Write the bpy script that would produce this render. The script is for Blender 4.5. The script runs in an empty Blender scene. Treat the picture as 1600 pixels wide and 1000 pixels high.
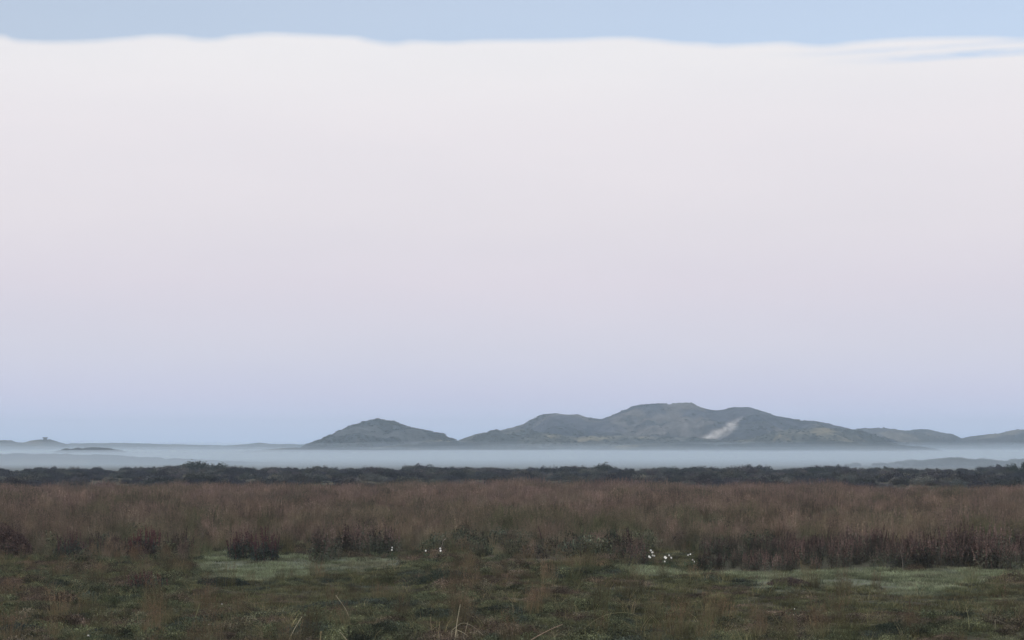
import bpy, math, random
import numpy as np
from mathutils import Vector

random.seed(7)
RNG = np.random.default_rng(11)
C = bpy.context.scene.collection
sc = bpy.context.scene

# ------------------------------------------------------------------ camera
F = 2667.0          # focal length in pixels of the 1600 px wide photograph
EYE = 2.3
HZ = 702.0          # row of the horizon
cam_d = bpy.data.cameras.new('camera')
cam_d.sensor_width = 36.0
cam_d.lens = F / 1600.0 * 36.0
cam_d.shift_y = (HZ - 500.0) / 1600.0
cam_d.clip_start = 0.1
cam_d.clip_end = 20000.0
cam = bpy.data.objects.new('camera', cam_d)
C.objects.link(cam)
cam.location = (0, 0, EYE)
cam.rotation_euler = (math.radians(90), 0, 0)
sc.camera = cam

# ------------------------------------------------------------------ render settings
sc.render.engine = 'CYCLES'
sc.view_settings.view_transform = 'Standard'
sc.view_settings.look = 'None'
sc.view_settings.exposure = 0.0
sc.view_settings.gamma = 1.0
sc.view_settings.use_curve_mapping = False
sc.cycles.max_bounces = 12
sc.cycles.diffuse_bounces = 3
sc.cycles.transparent_max_bounces = 12
sc.cycles.volume_bounces = 10
sc.cycles.use_denoising = True
sc.cycles.denoiser = 'OPENIMAGEDENOISE'
sc.cycles.denoising_input_passes = 'RGB_ALBEDO_NORMAL'
sc.cycles.denoising_prefilter = 'ACCURATE'

# ------------------------------------------------------------------ sky
SUN_EL = math.radians(20)
SUN_AZ = math.radians(215)     # behind the camera and to its left
def lin(r, g, b):
    def f(c):
        c /= 255.0
        return c / 12.92 if c <= 0.04045 else ((c + 0.055) / 1.055) ** 2.4
    return (f(r), f(g), f(b), 1.0)

world = bpy.data.worlds.new("World")
sc.world = world
world.use_nodes = True
wt = world.node_tree
for n in list(wt.nodes): wt.nodes.remove(n)
def WN(t, **kw):
    n = wt.nodes.new(t)
    for k, v in kw.items(): setattr(n, k, v)
    return n
def wmath(op, a, b=None, clamp=False):
    n = WN('ShaderNodeMath', operation=op); n.use_clamp = clamp
    for i, s in enumerate((a, b)):
        if s is None: continue
        if isinstance(s, (int, float)): n.inputs[i].default_value = s
        else: wt.links.new(s, n.inputs[i])
    return n.outputs[0]
tc = WN('ShaderNodeTexCoord')
sep = WN('ShaderNodeSeparateXYZ'); wt.links.new(tc.outputs['Generated'], sep.inputs[0])
X, Y, Z = sep.outputs
hyp = wmath('SQRT', wmath('ADD', wmath('MULTIPLY', X, X), wmath('MULTIPLY', Y, Y)))
tan_el = wmath('DIVIDE', Z, wmath('MAXIMUM', hyp, 0.001))
az = wmath('ARCTAN2', X, Y)                         # 0 straight ahead
# high thin cloud sheet: colour by elevation
cloud = WN('ShaderNodeValToRGB'); cr = cloud.color_ramp; cr.interpolation = 'LINEAR'
cloud_in = wmath('DIVIDE', tan_el, 0.25, True)
wt.links.new(cloud_in, cloud.inputs[0])
HAZE = 0.00064; HAZE_TOP = 31.0; HAZE_END = 1720.0; CLOUD_GAIN = 1.3
air = np.array([0.41, 0.50, 0.62])             # colour the haze itself takes in this light
want_y = [0, 36, 90, 200, 350, 450, 550, 620, 660, 690, 702]
want_c = [(239, 238, 241), (238, 237, 240), (236, 235, 238), (233, 229, 234), (226, 222, 229), (220, 216, 227), (210, 212, 227), (200, 206, 228), (192, 205, 229), (187, 204, 229), (186, 203, 229)]
NST = 30
while len(cr.elements) < NST: cr.elements.new(0.5)
for i_, e in enumerate(cr.elements):
    tt = 0.25 * (i_ / (NST - 1)) ** 1.6
    yy_ = HZ - tt * F
    c_ = [np.interp(yy_, want_y, [w[k] for w in want_c]) for k in range(3)]
    c_ = np.array(lin(*c_)[:3])
    T_ = math.exp(-HAZE * min(HAZE_END, (HAZE_TOP - EYE) / max(tt, 1e-4)))
    c_ = (c_ - (1 - T_) * air) / T_ / CLOUD_GAIN
    e.position = tt / 0.25; e.color = (*[float(min(v, 1.0)) for v in c_], 1.0)
# faint warmth to the right-hand side and soft streaks
mp = WN('ShaderNodeCombineXYZ')
wt.links.new(wmath('MULTIPLY', az, 3.0), mp.inputs[0]); wt.links.new(wmath('MULTIPLY', tan_el, 14.0), mp.inputs[1])
ns = WN('ShaderNodeTexNoise'); ns.inputs['Scale'].default_value = 1.3; ns.inputs['Detail'].default_value = 3
wt.links.new(mp.outputs[0], ns.inputs['Vector'])
tint = WN('ShaderNodeMix', data_type='RGBA', blend_type='MULTIPLY')
tint.inputs[6].default_value = (1, 1, 1, 1)
tr = WN('ShaderNodeValToRGB'); tr.color_ramp.elements[0].color = (0.965, 0.972, 0.985, 1); tr.color_ramp.elements[1].color = (1.035, 1.025, 1.02, 1)
tr.color_ramp.elements[0].position = 0.3; tr.color_ramp.elements[1].position = 0.7
wt.links.new(ns.outputs[0], tr.inputs[0])
tint.inputs[0].default_value = 0.6
wt.links.new(cloud.outputs[0], tint.inputs[6]); wt.links.new(tr.outputs[0], tint.inputs[7])
# upper edge of the sheet, uneven along the azimuth
fc = WN('ShaderNodeFloatCurve')
edge_pts = [(0, 54), (30, 61), (100, 64), (200, 58), (280, 55), (310, 59), (370, 54), (450, 52), (540, 56), (580, 63), (610, 66), (650, 63),
            (700, 65), (740, 62), (900, 60), (960, 57), (1010, 60), (1060, 65), (1100, 67), (1130, 69), (1210, 66), (1290, 70), (1340, 65), (1420, 59), (1500, 57), (1600, 60)]
cv = fc.mapping.curves[0]
fc.mapping.use_clip = False
pts2 = [(-0.45, 86), (-0.36, 84)] + [(math.atan((px - 800) / F), HZ - (HZ - py) * math.cos(math.atan((px - 800) / F))) for px, py in edge_pts] + [(0.38, 110), (0.45, 100)]
tocurve = lambda a, y: ((a + 0.45) / 0.9, (120 - y) / 120.0)
while len(cv.points) < len(pts2): cv.points.new(0.5, 0.5)
for p, (a, y) in zip(cv.points, pts2):
    p.location = tocurve(a, y); p.handle_type = 'AUTO_CLAMPED'
fc.mapping.update()
wt.links.new(wmath('DIVIDE', wmath('ADD', az, 0.45), 0.9, True), fc.inputs['Value'])
edge_tan = wmath('DIVIDE', wmath('ADD', wmath('MULTIPLY', fc.outputs[0], 120.0), HZ - 120.0), F)
ns2 = WN('ShaderNodeTexNoise'); ns2.inputs['Scale'].default_value = 9.0; ns2.inputs['Detail'].default_value = 4
wt.links.new(mp.outputs[0], ns2.inputs['Vector'])
edge2 = wmath('ADD', edge_tan, wmath('MULTIPLY', wmath('SUBTRACT', ns2.outputs[0], 0.5), 0.0025))
dist = wmath('SUBTRACT', edge2, tan_el)            # > 0 inside the sheet
m_in = WN('ShaderNodeMapRange', interpolation_type='SMOOTHSTEP')
m_in.inputs['From Min'].default_value = -0.0055; m_in.inputs['From Max'].default_value = 0.0040
wt.links.new(dist, m_in.inputs['Value'])
# thin blue gaps in the sheet on the right
def band(tc_, w, a0, a1, s):
    """soft streak: elevation centre tc_, half width w, azimuth a0..a1"""
    d = wmath('ABSOLUTE', wmath('SUBTRACT', tan_el, wmath('ADD', tc_, wmath('MULTIPLY', wmath('SUBTRACT', ns.outputs[0], 0.5), 0.004))))
    n = WN('ShaderNodeMapRange', interpolation_type='SMOOTHSTEP')
    n.inputs['From Min'].default_value = w; n.inputs['From Max'].default_value = 0.0
    wt.links.new(d, n.inputs['Value'])
    g = WN('ShaderNodeMapRange', interpolation_type='SMOOTHSTEP')
    g.inputs['From Min'].default_value = a0; g.inputs['From Max'].default_value = a1
    wt.links.new(az, g.inputs['Value'])
    brk = WN('ShaderNodeMapRange'); brk.inputs['From Min'].default_value = 0.35; brk.inputs['From Max'].default_value = 0.6; brk.inputs['To Min'].default_value = 0.35
    wt.links.new(ns2.outputs[0], brk.inputs['Value'])
    return wmath('MULTIPLY', wmath('MULTIPLY', wmath('MULTIPLY', n.outputs[0], g.outputs[0]), s), brk.outputs[0])
wisp = band((HZ - 106) / F, 0.0040, 0.17, 0.27, 0.6)
wisp2 = band((HZ - 93) / F, 0.0034, 0.13, 0.22, 0.22)
# broken cloud high overhead (out of the picture, it only lights the land)
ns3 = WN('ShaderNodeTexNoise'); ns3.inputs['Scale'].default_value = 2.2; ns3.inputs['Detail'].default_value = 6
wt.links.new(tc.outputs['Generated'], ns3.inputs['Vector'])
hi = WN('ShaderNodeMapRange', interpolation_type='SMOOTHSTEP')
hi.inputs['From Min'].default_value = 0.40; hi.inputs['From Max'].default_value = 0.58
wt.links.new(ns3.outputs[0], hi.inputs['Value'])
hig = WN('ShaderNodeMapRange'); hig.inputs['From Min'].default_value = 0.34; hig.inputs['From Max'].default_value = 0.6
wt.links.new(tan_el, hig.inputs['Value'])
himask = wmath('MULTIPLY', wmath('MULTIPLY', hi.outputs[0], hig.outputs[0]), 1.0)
m_cut = wmath('MULTIPLY', m_in.outputs[0], wmath('SUBTRACT', 1.0, wmath('MAXIMUM', wisp, wisp2), True))
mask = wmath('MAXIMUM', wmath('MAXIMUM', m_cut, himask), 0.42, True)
sky = WN('ShaderNodeTexSky', sky_type='NISHITA')
sky.sun_disc = False; sky.sun_elevation = SUN_EL; sky.sun_rotation = SUN_AZ
sky.air_density = 1.0; sky.dust_density = 1.5; sky.ozone_density = 3.0
SKY_STRENGTH = 0.15
bg_sky = WN('ShaderNodeBackground'); bg_sky.inputs[1].default_value = SKY_STRENGTH
wt.links.new(sky.outputs[0], bg_sky.inputs[0])
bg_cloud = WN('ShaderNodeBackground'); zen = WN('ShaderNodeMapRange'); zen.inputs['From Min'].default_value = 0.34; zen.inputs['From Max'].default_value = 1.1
zen.inputs['To Min'].default_value = CLOUD_GAIN; zen.inputs['To Max'].default_value = CLOUD_GAIN * 2.1      # unseen overhead cloud boosted towards the zenith to light mist and land
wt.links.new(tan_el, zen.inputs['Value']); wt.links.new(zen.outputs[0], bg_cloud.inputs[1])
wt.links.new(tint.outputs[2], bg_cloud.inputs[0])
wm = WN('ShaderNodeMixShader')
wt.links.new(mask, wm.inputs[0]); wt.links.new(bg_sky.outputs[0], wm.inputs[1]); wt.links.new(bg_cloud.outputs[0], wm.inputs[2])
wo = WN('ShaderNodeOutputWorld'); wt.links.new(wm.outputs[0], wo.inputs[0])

# ------------------------------------------------------------------ sun: after-glow, very soft
sd = bpy.data.lights.new('sun', 'SUN'); sd.energy = 0.85; sd.angle = math.radians(14); sd.color = (1.0, 0.93, 0.88)
so = bpy.data.objects.new('sun', sd); C.objects.link(so)
# direction towards the sun: sun_rotation counts from +Y clockwise
sv = Vector((math.sin(SUN_AZ) * math.cos(SUN_EL), math.cos(SUN_AZ) * math.cos(SUN_EL), math.sin(SUN_EL)))
so.rotation_euler = sv.to_track_quat('Z', 'Y').to_euler()
so.location = (0, 0, 60)

# ------------------------------------------------------------------ helpers
def hash2(ix, iy, seed):
    h = (ix.astype(np.int64) * 374761393 + iy.astype(np.int64) * 668265263 + seed * 1442695041) & 0xFFFFFFFF
    h = ((h ^ (h >> 13)) * 1274126177) & 0xFFFFFFFF
    h = (h ^ (h >> 16)) & 0xFFFFFF
    return h / float(0xFFFFFF)
def vnoise(x, y, seed=0):
    x = np.asarray(x, float); y = np.asarray(y, float)
    ix = np.floor(x); iy = np.floor(y); fx = x - ix; fy = y - iy
    fx = fx * fx * fx * (fx * (fx * 6 - 15) + 10); fy = fy * fy * fy * (fy * (fy * 6 - 15) + 10)
    a = hash2(ix, iy, seed); b = hash2(ix + 1, iy, seed); c = hash2(ix, iy + 1, seed); d = hash2(ix + 1, iy + 1, seed)
    return (a * (1 - fx) + b * fx) * (1 - fy) + (c * (1 - fx) + d * fx) * fy
def fbm(x, y, seed=0, octv=4, gain=0.5):
    s = 0; amp = 1; tot = 0
    for o in range(octv):
        s = s + amp * vnoise(x * 2 ** o + 17.3 * o, y * 2 ** o - 9.1 * o, seed + o * 31); tot += amp; amp *= gain
    return s / tot
def sstep(a, b, x):
    t = np.clip((np.asarray(x, float) - a) / (b - a), 0, 1)
    return t * t * (3 - 2 * t)
def mesh_np(name, verts, faces_list, cols=None, smooth=False):
    """faces_list: list of (n,k) index arrays; cols: per-vertex rgb"""
    me = bpy.data.meshes.new(name)
    verts = np.asarray(verts, np.float32)
    me.vertices.add(len(verts)); me.vertices.foreach_set('co', verts.ravel())
    loops = np.concatenate([f.ravel() for f in faces_list]).astype(np.int32) if faces_list else np.zeros(0, np.int32)
    counts = np.concatenate([np.full(len(f), f.shape[1]) for f in faces_list]).astype(np.int32) if faces_list else np.zeros(0, np.int32)
    if len(loops):
        me.loops.add(len(loops)); me.loops.foreach_set('vertex_index', loops)
        me.polygons.add(len(counts))
        starts = np.concatenate(([0], np.cumsum(counts)[:-1])).astype(np.int32)
        me.polygons.foreach_set('loop_start', starts); me.polygons.foreach_set('loop_total', counts)
        if smooth: me.polygons.foreach_set('use_smooth', np.ones(len(counts), bool))
    if cols is not None:
        a = me.color_attributes.new('col', 'FLOAT_COLOR', 'POINT')
        cc = np.ones((len(verts), 4), np.float32); cc[:, :3] = cols
        a.data.foreach_set('color', cc.ravel())
    me.update(); me.validate()
    return me
def link(name, me, m=None, parent=None):
    o = bpy.data.objects.new(name, me); C.objects.link(o)
    if m is not None:
        me.materials.clear(); me.materials.append(m)
    if parent is not None: o.parent = parent
    return o
def tag(o, label=None, cat=None, group=None, kind=None):
    if label: o['label'] = label
    if cat: o['category'] = cat
    if group: o['group'] = group
    if kind: o['kind'] = kind
    return o
def empty(name, loc, rz=0):
    o = bpy.data.objects.new(name, None); C.objects.link(o); o.empty_display_size = 0.1
    o.location = loc; o.rotation_euler = (0, 0, rz)
    return o
def ground_z(x, y):
    x = np.asarray(x, float); y = np.asarray(y, float)
    r = np.hypot(x, y)
    near = 1 - sstep(90, 240, r)
    h = (fbm(x / 3.2, y / 3.2, 3, 3) - 0.5) * 0.34 * near
    h = h + (fbm(x / 22, y / 22, 9, 2) - 0.5) * 0.22 * near
    h = h - 1.3 * sstep(175, 270, r)          # the land falls away behind the scrub
    # low swelling of heath in the middle of the foreground
    h = h + 0.16 * np.exp(-(((x - 0.4) / 2.2) ** 2 + ((y - 31) / 4.5) ** 2))
    return h
def gpos(px, y_px, lift=0.0):
    """ground point under a pixel of the photograph"""
    d = EYE * F / (y_px - HZ)
    x = (px - 800) / F * d
    return x, d, float(ground_z(x, d)) + lift
def to_px(x, y): return 800 + x / y * F
def to_py(y): return HZ + EYE * F / y

# ------------------------------------------------------------------ materials
def principled(name, rough=0.9, spec=0.2):
    m = bpy.data.materials.new(name); m.use_nodes = True
    nt = m.node_tree; b = nt.nodes['Principled BSDF']
    b.inputs['Roughness'].default_value = rough
    b.inputs['Specular IOR Level'].default_value = spec
    return m, nt, b
def plant_material(name, base=None, var=0.5, scale=3.0, trans=0.25, instanced=True):
    """colour = instance (or mesh) colour x small noise; thin leaves let some light through"""
    m, nt, b = principled(name, 0.75, 0.15)
    out = nt.nodes['Material Output']
    L = nt.links.new
    leaf = nt.nodes.new('ShaderNodeAttribute'); leaf.attribute_name = 'col'; leaf.attribute_type = 'GEOMETRY'
    cur = leaf.outputs['Color']
    if instanced:
        inst = nt.nodes.new('ShaderNodeAttribute'); inst.attribute_name = 'icol'; inst.attribute_type = 'INSTANCER'
        mx = nt.nodes.new('ShaderNodeMix'); mx.data_type = 'RGBA'; mx.blend_type = 'MULTIPLY'; mx.inputs[0].default_value = 1
        L(cur, mx.inputs[6]); L(inst.outputs['Color'], mx.inputs[7]); cur = mx.outputs[2]
    if base is not None:
        mx = nt.nodes.new('ShaderNodeMix'); mx.data_type = 'RGBA'; mx.blend_type = 'MULTIPLY'; mx.inputs[0].default_value = 1
        L(cur, mx.inputs[6]); mx.inputs[7].default_value = (*base, 1); cur = mx.outputs[2]
    tcn = nt.nodes.new('ShaderNodeNewGeometry')
    no = nt.nodes.new('ShaderNodeTexNoise'); no.inputs['Scale'].default_value = scale; no.inputs['Detail'].default_value = 3
    L(tcn.outputs['Position'], no.inputs['Vector'])
    mr = nt.nodes.new('ShaderNodeMapRange'); mr.inputs['From Min'].default_value = 0.3; mr.inputs['From Max'].default_value = 0.7
    mr.inputs['To Min'].default_value = 1 - var; mr.inputs['To Max'].default_value = 1 + var
    L(no.outputs[0], mr.inputs['Value'])
    vm = nt.nodes.new('ShaderNodeVectorMath'); vm.operation = 'SCALE'
    L(cur, vm.inputs[0]); L(mr.outputs[0], vm.inputs['Scale'])
    L(vm.outputs[0], b.inputs['Base Color'])
    tb = nt.nodes.new('ShaderNodeBsdfTranslucent'); L(vm.outputs[0], tb.inputs[0])
    ms = nt.nodes.new('ShaderNodeMixShader'); ms.inputs[0].default_value = trans
    L(b.outputs[0], ms.inputs[1]); L(tb.outputs[0], ms.inputs[2]); L(ms.outputs[0], out.inputs[0])
    return m
M_PLANT = plant_material('heath_plants')
M_OWN = plant_material('single_plants', instanced=False, var=0.25, scale=8)
M_SCRUB = plant_material('scrub_leaves', var=0.35, scale=0.5, trans=0.15)

# ground: peaty soil with moss and litter
gm, nt, b = principled('peaty_ground', 0.95, 0.1)
geo = nt.nodes.new('ShaderNodeNewGeometry')
n1 = nt.nodes.new('ShaderNodeTexNoise'); n1.inputs['Scale'].default_value = 1.1; n1.inputs['Detail'].default_value = 8
n2 = nt.nodes.new('ShaderNodeTexNoise'); n2.inputs['Scale'].default_value = 14; n2.inputs['Detail'].default_value = 5
nt.links.new(geo.outputs['Position'], n1.inputs['Vector']); nt.links.new(geo.outputs['Position'], n2.inputs['Vector'])
r1 = nt.nodes.new('ShaderNodeValToRGB')
r1.color_ramp.elements[0].position = 0.32; r1.color_ramp.elements[0].color = (0.045, 0.035, 0.026, 1)
r1.color_ramp.elements[1].position = 0.68; r1.color_ramp.elements[1].color = (0.10, 0.088, 0.06, 1)
e = r1.color_ramp.elements.new(0.5); e.color = (0.055, 0.062, 0.035, 1)
nt.links.new(n1.outputs[0], r1.inputs[0])
va = nt.nodes.new('ShaderNodeAttribute'); va.attribute_name = 'col'
mxa = nt.nodes.new('ShaderNodeMix'); mxa.data_type = 'RGBA'; mxa.inputs[0].default_value = 0.6
nt.links.new(r1.outputs[0], mxa.inputs[6]); nt.links.new(va.outputs['Color'], mxa.inputs[7])
mr = nt.nodes.new('ShaderNodeMapRange'); mr.inputs['To Min'].default_value = 0.55; mr.inputs['To Max'].default_value = 1.4
nt.links.new(n2.outputs[0], mr.inputs['Value'])
vs = nt.nodes.new('ShaderNodeVectorMath'); vs.operation = 'SCALE'
nt.links.new(mxa.outputs[2], vs.inputs[0]); nt.links.new(mr.outputs[0], vs.inputs['Scale'])
nt.links.new(vs.outputs[0], b.inputs['Base Color'])
bp = nt.nodes.new('ShaderNodeBump'); bp.inputs['Strength'].default_value = 0.6; bp.inputs['Distance'].default_value = 0.05
nt.links.new(n2.outputs[0], bp.inputs['Height']); nt.links.new(bp.outputs[0], b.inputs['Normal'])
M_GROUND = gm

# dunes: grass and scrub colours per vertex with finer procedural mottling
hm, nt, b = principled('dune_cover', 0.95, 0.05)
geo = nt.nodes.new('ShaderNodeNewGeometry')
va = nt.nodes.new('ShaderNodeAttribute'); va.attribute_name = 'col'
n1 = nt.nodes.new('ShaderNodeTexNoise'); n1.inputs['Scale'].default_value = 0.22; n1.inputs['Detail'].default_value = 9; n1.inputs['Roughness'].default_value = 0.65
nt.links.new(geo.outputs['Position'], n1.inputs['Vector'])
mr = nt.nodes.new('ShaderNodeMapRange'); mr.inputs['From Min'].default_value = 0.3; mr.inputs['From Max'].default_value = 0.7
mr.inputs['To Min'].default_value = 0.4; mr.inputs['To Max'].default_value = 1.6
nt.links.new(n1.outputs[0], mr.inputs['Value'])
vs = nt.nodes.new('ShaderNodeVectorMath'); vs.operation = 'SCALE'
nt.links.new(va.outputs['Color'], vs.inputs[0]); nt.links.new(mr.outputs[0], vs.inputs['Scale'])
nt.links.new(vs.outputs[0], b.inputs['Base Color'])
bp = nt.nodes.new('ShaderNodeBump'); bp.inputs['Strength'].default_value = 1.0; bp.inputs['Distance'].default_value = 1.2
nt.links.new(n1.outputs[0], bp.inputs['Height']); nt.links.new(bp.outputs[0], b.inputs['Normal'])
M_DUNE = hm

def volume_material(name, density, color=(0.79, 0.91, 1.0), aniso=0.4):
    m = bpy.data.materials.new(name); m.use_nodes = True
    nt = m.node_tree
    for n in list(nt.nodes): nt.nodes.remove(n)
    v = nt.nodes.new('ShaderNodeVolumePrincipled'); v.inputs['Density'].default_value = density
    v.inputs['Color'].default_value = (*color, 1); v.inputs['Anisotropy'].default_value = aniso
    o = nt.nodes.new('ShaderNodeOutputMaterial'); nt.links.new(v.outputs[0], o.inputs['Volume'])
    m.cycles.homogeneous_volume = True
    return m

# ------------------------------------------------------------------ where what grows (world positions)
def zones(x, y):
    """masks over the land: heath, meadow (short pale grass), tall (red-brown herb belt), moor grass"""
    px = to_px(x, y); py = to_py(y)
    w = (fbm(x / 1.7, y / 2.4, 51, 3) - 0.5)
    pyw = py + w * 26
    pxw = px + (fbm(x / 1.2, y / 3.0, 57, 3) - 0.5) * 120
    # pale meadows
    lo_r = 915 + 10 * np.sin(px / 95.0) + 6 * np.sin(px / 37.0)
    right = sstep(915, 970, pxw) * sstep(889, 893, pyw) * (1 - sstep(lo_r, lo_r + 8, pyw))
    lo_l = np.interp(px, [300, 420, 500, 600, 680], [908, 902, 896, 892, 886])
    up_l = np.interp(px, [300, 430, 500, 680], [868, 866, 876, 880])
    left = sstep(295, 330, pxw) * (1 - sstep(600, 690, pxw)) * sstep(up_l - 2, up_l + 2, pyw) * (1 - sstep(lo_l - 3, lo_l + 5, pyw))
    back = 0.0 * np.exp(-(((px - 990) / 55.0) ** 2 + ((py - 868) / 8.0) ** 2)) + 0.6 * np.exp(-(((px - 345) / 30.0) ** 2 + ((py - 869) / 3.0) ** 2))
    meadow = np.clip(np.maximum(np.maximum(right, left), back), 0, 1)
    tall = np.maximum(sstep(985, 1040, pxw) * sstep(868, 873, pyw) * (1 - sstep(889, 893, pyw)),
                      0.55 * sstep(470, 520, pxw) * (1 - sstep(600, 660, pxw)) * sstep(862, 868, pyw) * (1 - sstep(876, 880, pyw)))
    tall = np.maximum(tall, 0.8 * sstep(70, 100, pxw) * (1 - sstep(285, 310, pxw)) * sstep(858, 864, pyw) * (1 - sstep(874, 878, pyw)))
    tall = tall * (1 - sstep(1000, 1008, px) * (1 - sstep(1092, 1102, px)) * sstep(868, 871, py))
    bound = np.interp(px, [-200, 0, 62, 75, 100, 280, 330, 620, 700, 900, 960, 1000, 1600], [866, 860, 862, 876, 878, 880, 866, 876, 870, 884, 890, 889, 889]) + ((fbm(x / 0.8, y / 2.0, 57, 3) - 0.5) * 22 + (fbm(x / 2.6, y / 6.0, 58, 2) - 0.55) * 70 * sstep(420, 470, px)) * (1 - sstep(940, 1000, px)) - 20 * sstep(1000, 1008, px) * (1 - sstep(1092, 1102, px))
    lf = 1 - sstep(930, 990, px)
    heath = sstep(bound - 3 - 10 * lf, bound + 3, pyw) * (1 - meadow) * (1 - tall)
    moor = (1 - sstep(bound - 3 - 16 * lf, bound + 3 + 26 * lf, pyw)) * (1 - tall) * (1 - meadow * 0.9) * sstep(750, 768, py)
    return heath, meadow, tall, moor

# ------------------------------------------------------------------ ground sheet
def build_ground():
    fa = np.radians(np.arange(-24, 24.01, 0.14))
    ra = np.radians(np.arange(28, 332, 4.0))
    ang = np.concatenate([fa, ra])
    r = [0.0, 3.0]
    while r[-1] < 320: r.append(r[-1] * 1.0105)
    while r[-1] < 9000: r.append(r[-1] * 1.06)
    r = np.array(r[1:])
    A, R = np.meshgrid(ang, r)
    x = R * np.sin(A); y = R * np.cos(A)
    z = ground_z(x, y)
    nr, na = A.shape
    v = np.stack([x, y, z], -1).reshape(-1, 3)
    v = np.vstack([v, [[0, 0, 0]]])
    i = np.arange(nr - 1)[:, None]; j = np.arange(na)[None, :]; jn = (j + 1) % na
    q = np.stack([i * na + j, i * na + jn, (i + 1) * na + jn, (i + 1) * na + j], -1).reshape(-1, 4)[:, ::-1]
    c = len(v) - 1
    jj = np.arange(na)
    t = np.stack([np.full(na, c), (jj + 1) % na, jj], -1)
    yy = np.where(y > 4, y, 4.0)
    front = (y > 4)
    he, me_, ta, mo = zones(x, yy)
    col = np.zeros((nr, na, 3)) + np.array([0.06, 0.055, 0.04])
    col = col + (me_ * front)[..., None] * (np.array([0.15, 0.17, 0.125]) - col)
    col = col + (mo * front)[..., None] * (np.array([0.09, 0.07, 0.055]) - col)
    col = np.vstack([col.reshape(-1, 3), [[0.06, 0.055, 0.04]]])
    me = mesh_np('ground', v, [q, t], col, True)
    o = link('ground', me, M_GROUND)
    tag(o, kind='structure')
build_ground()

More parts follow.
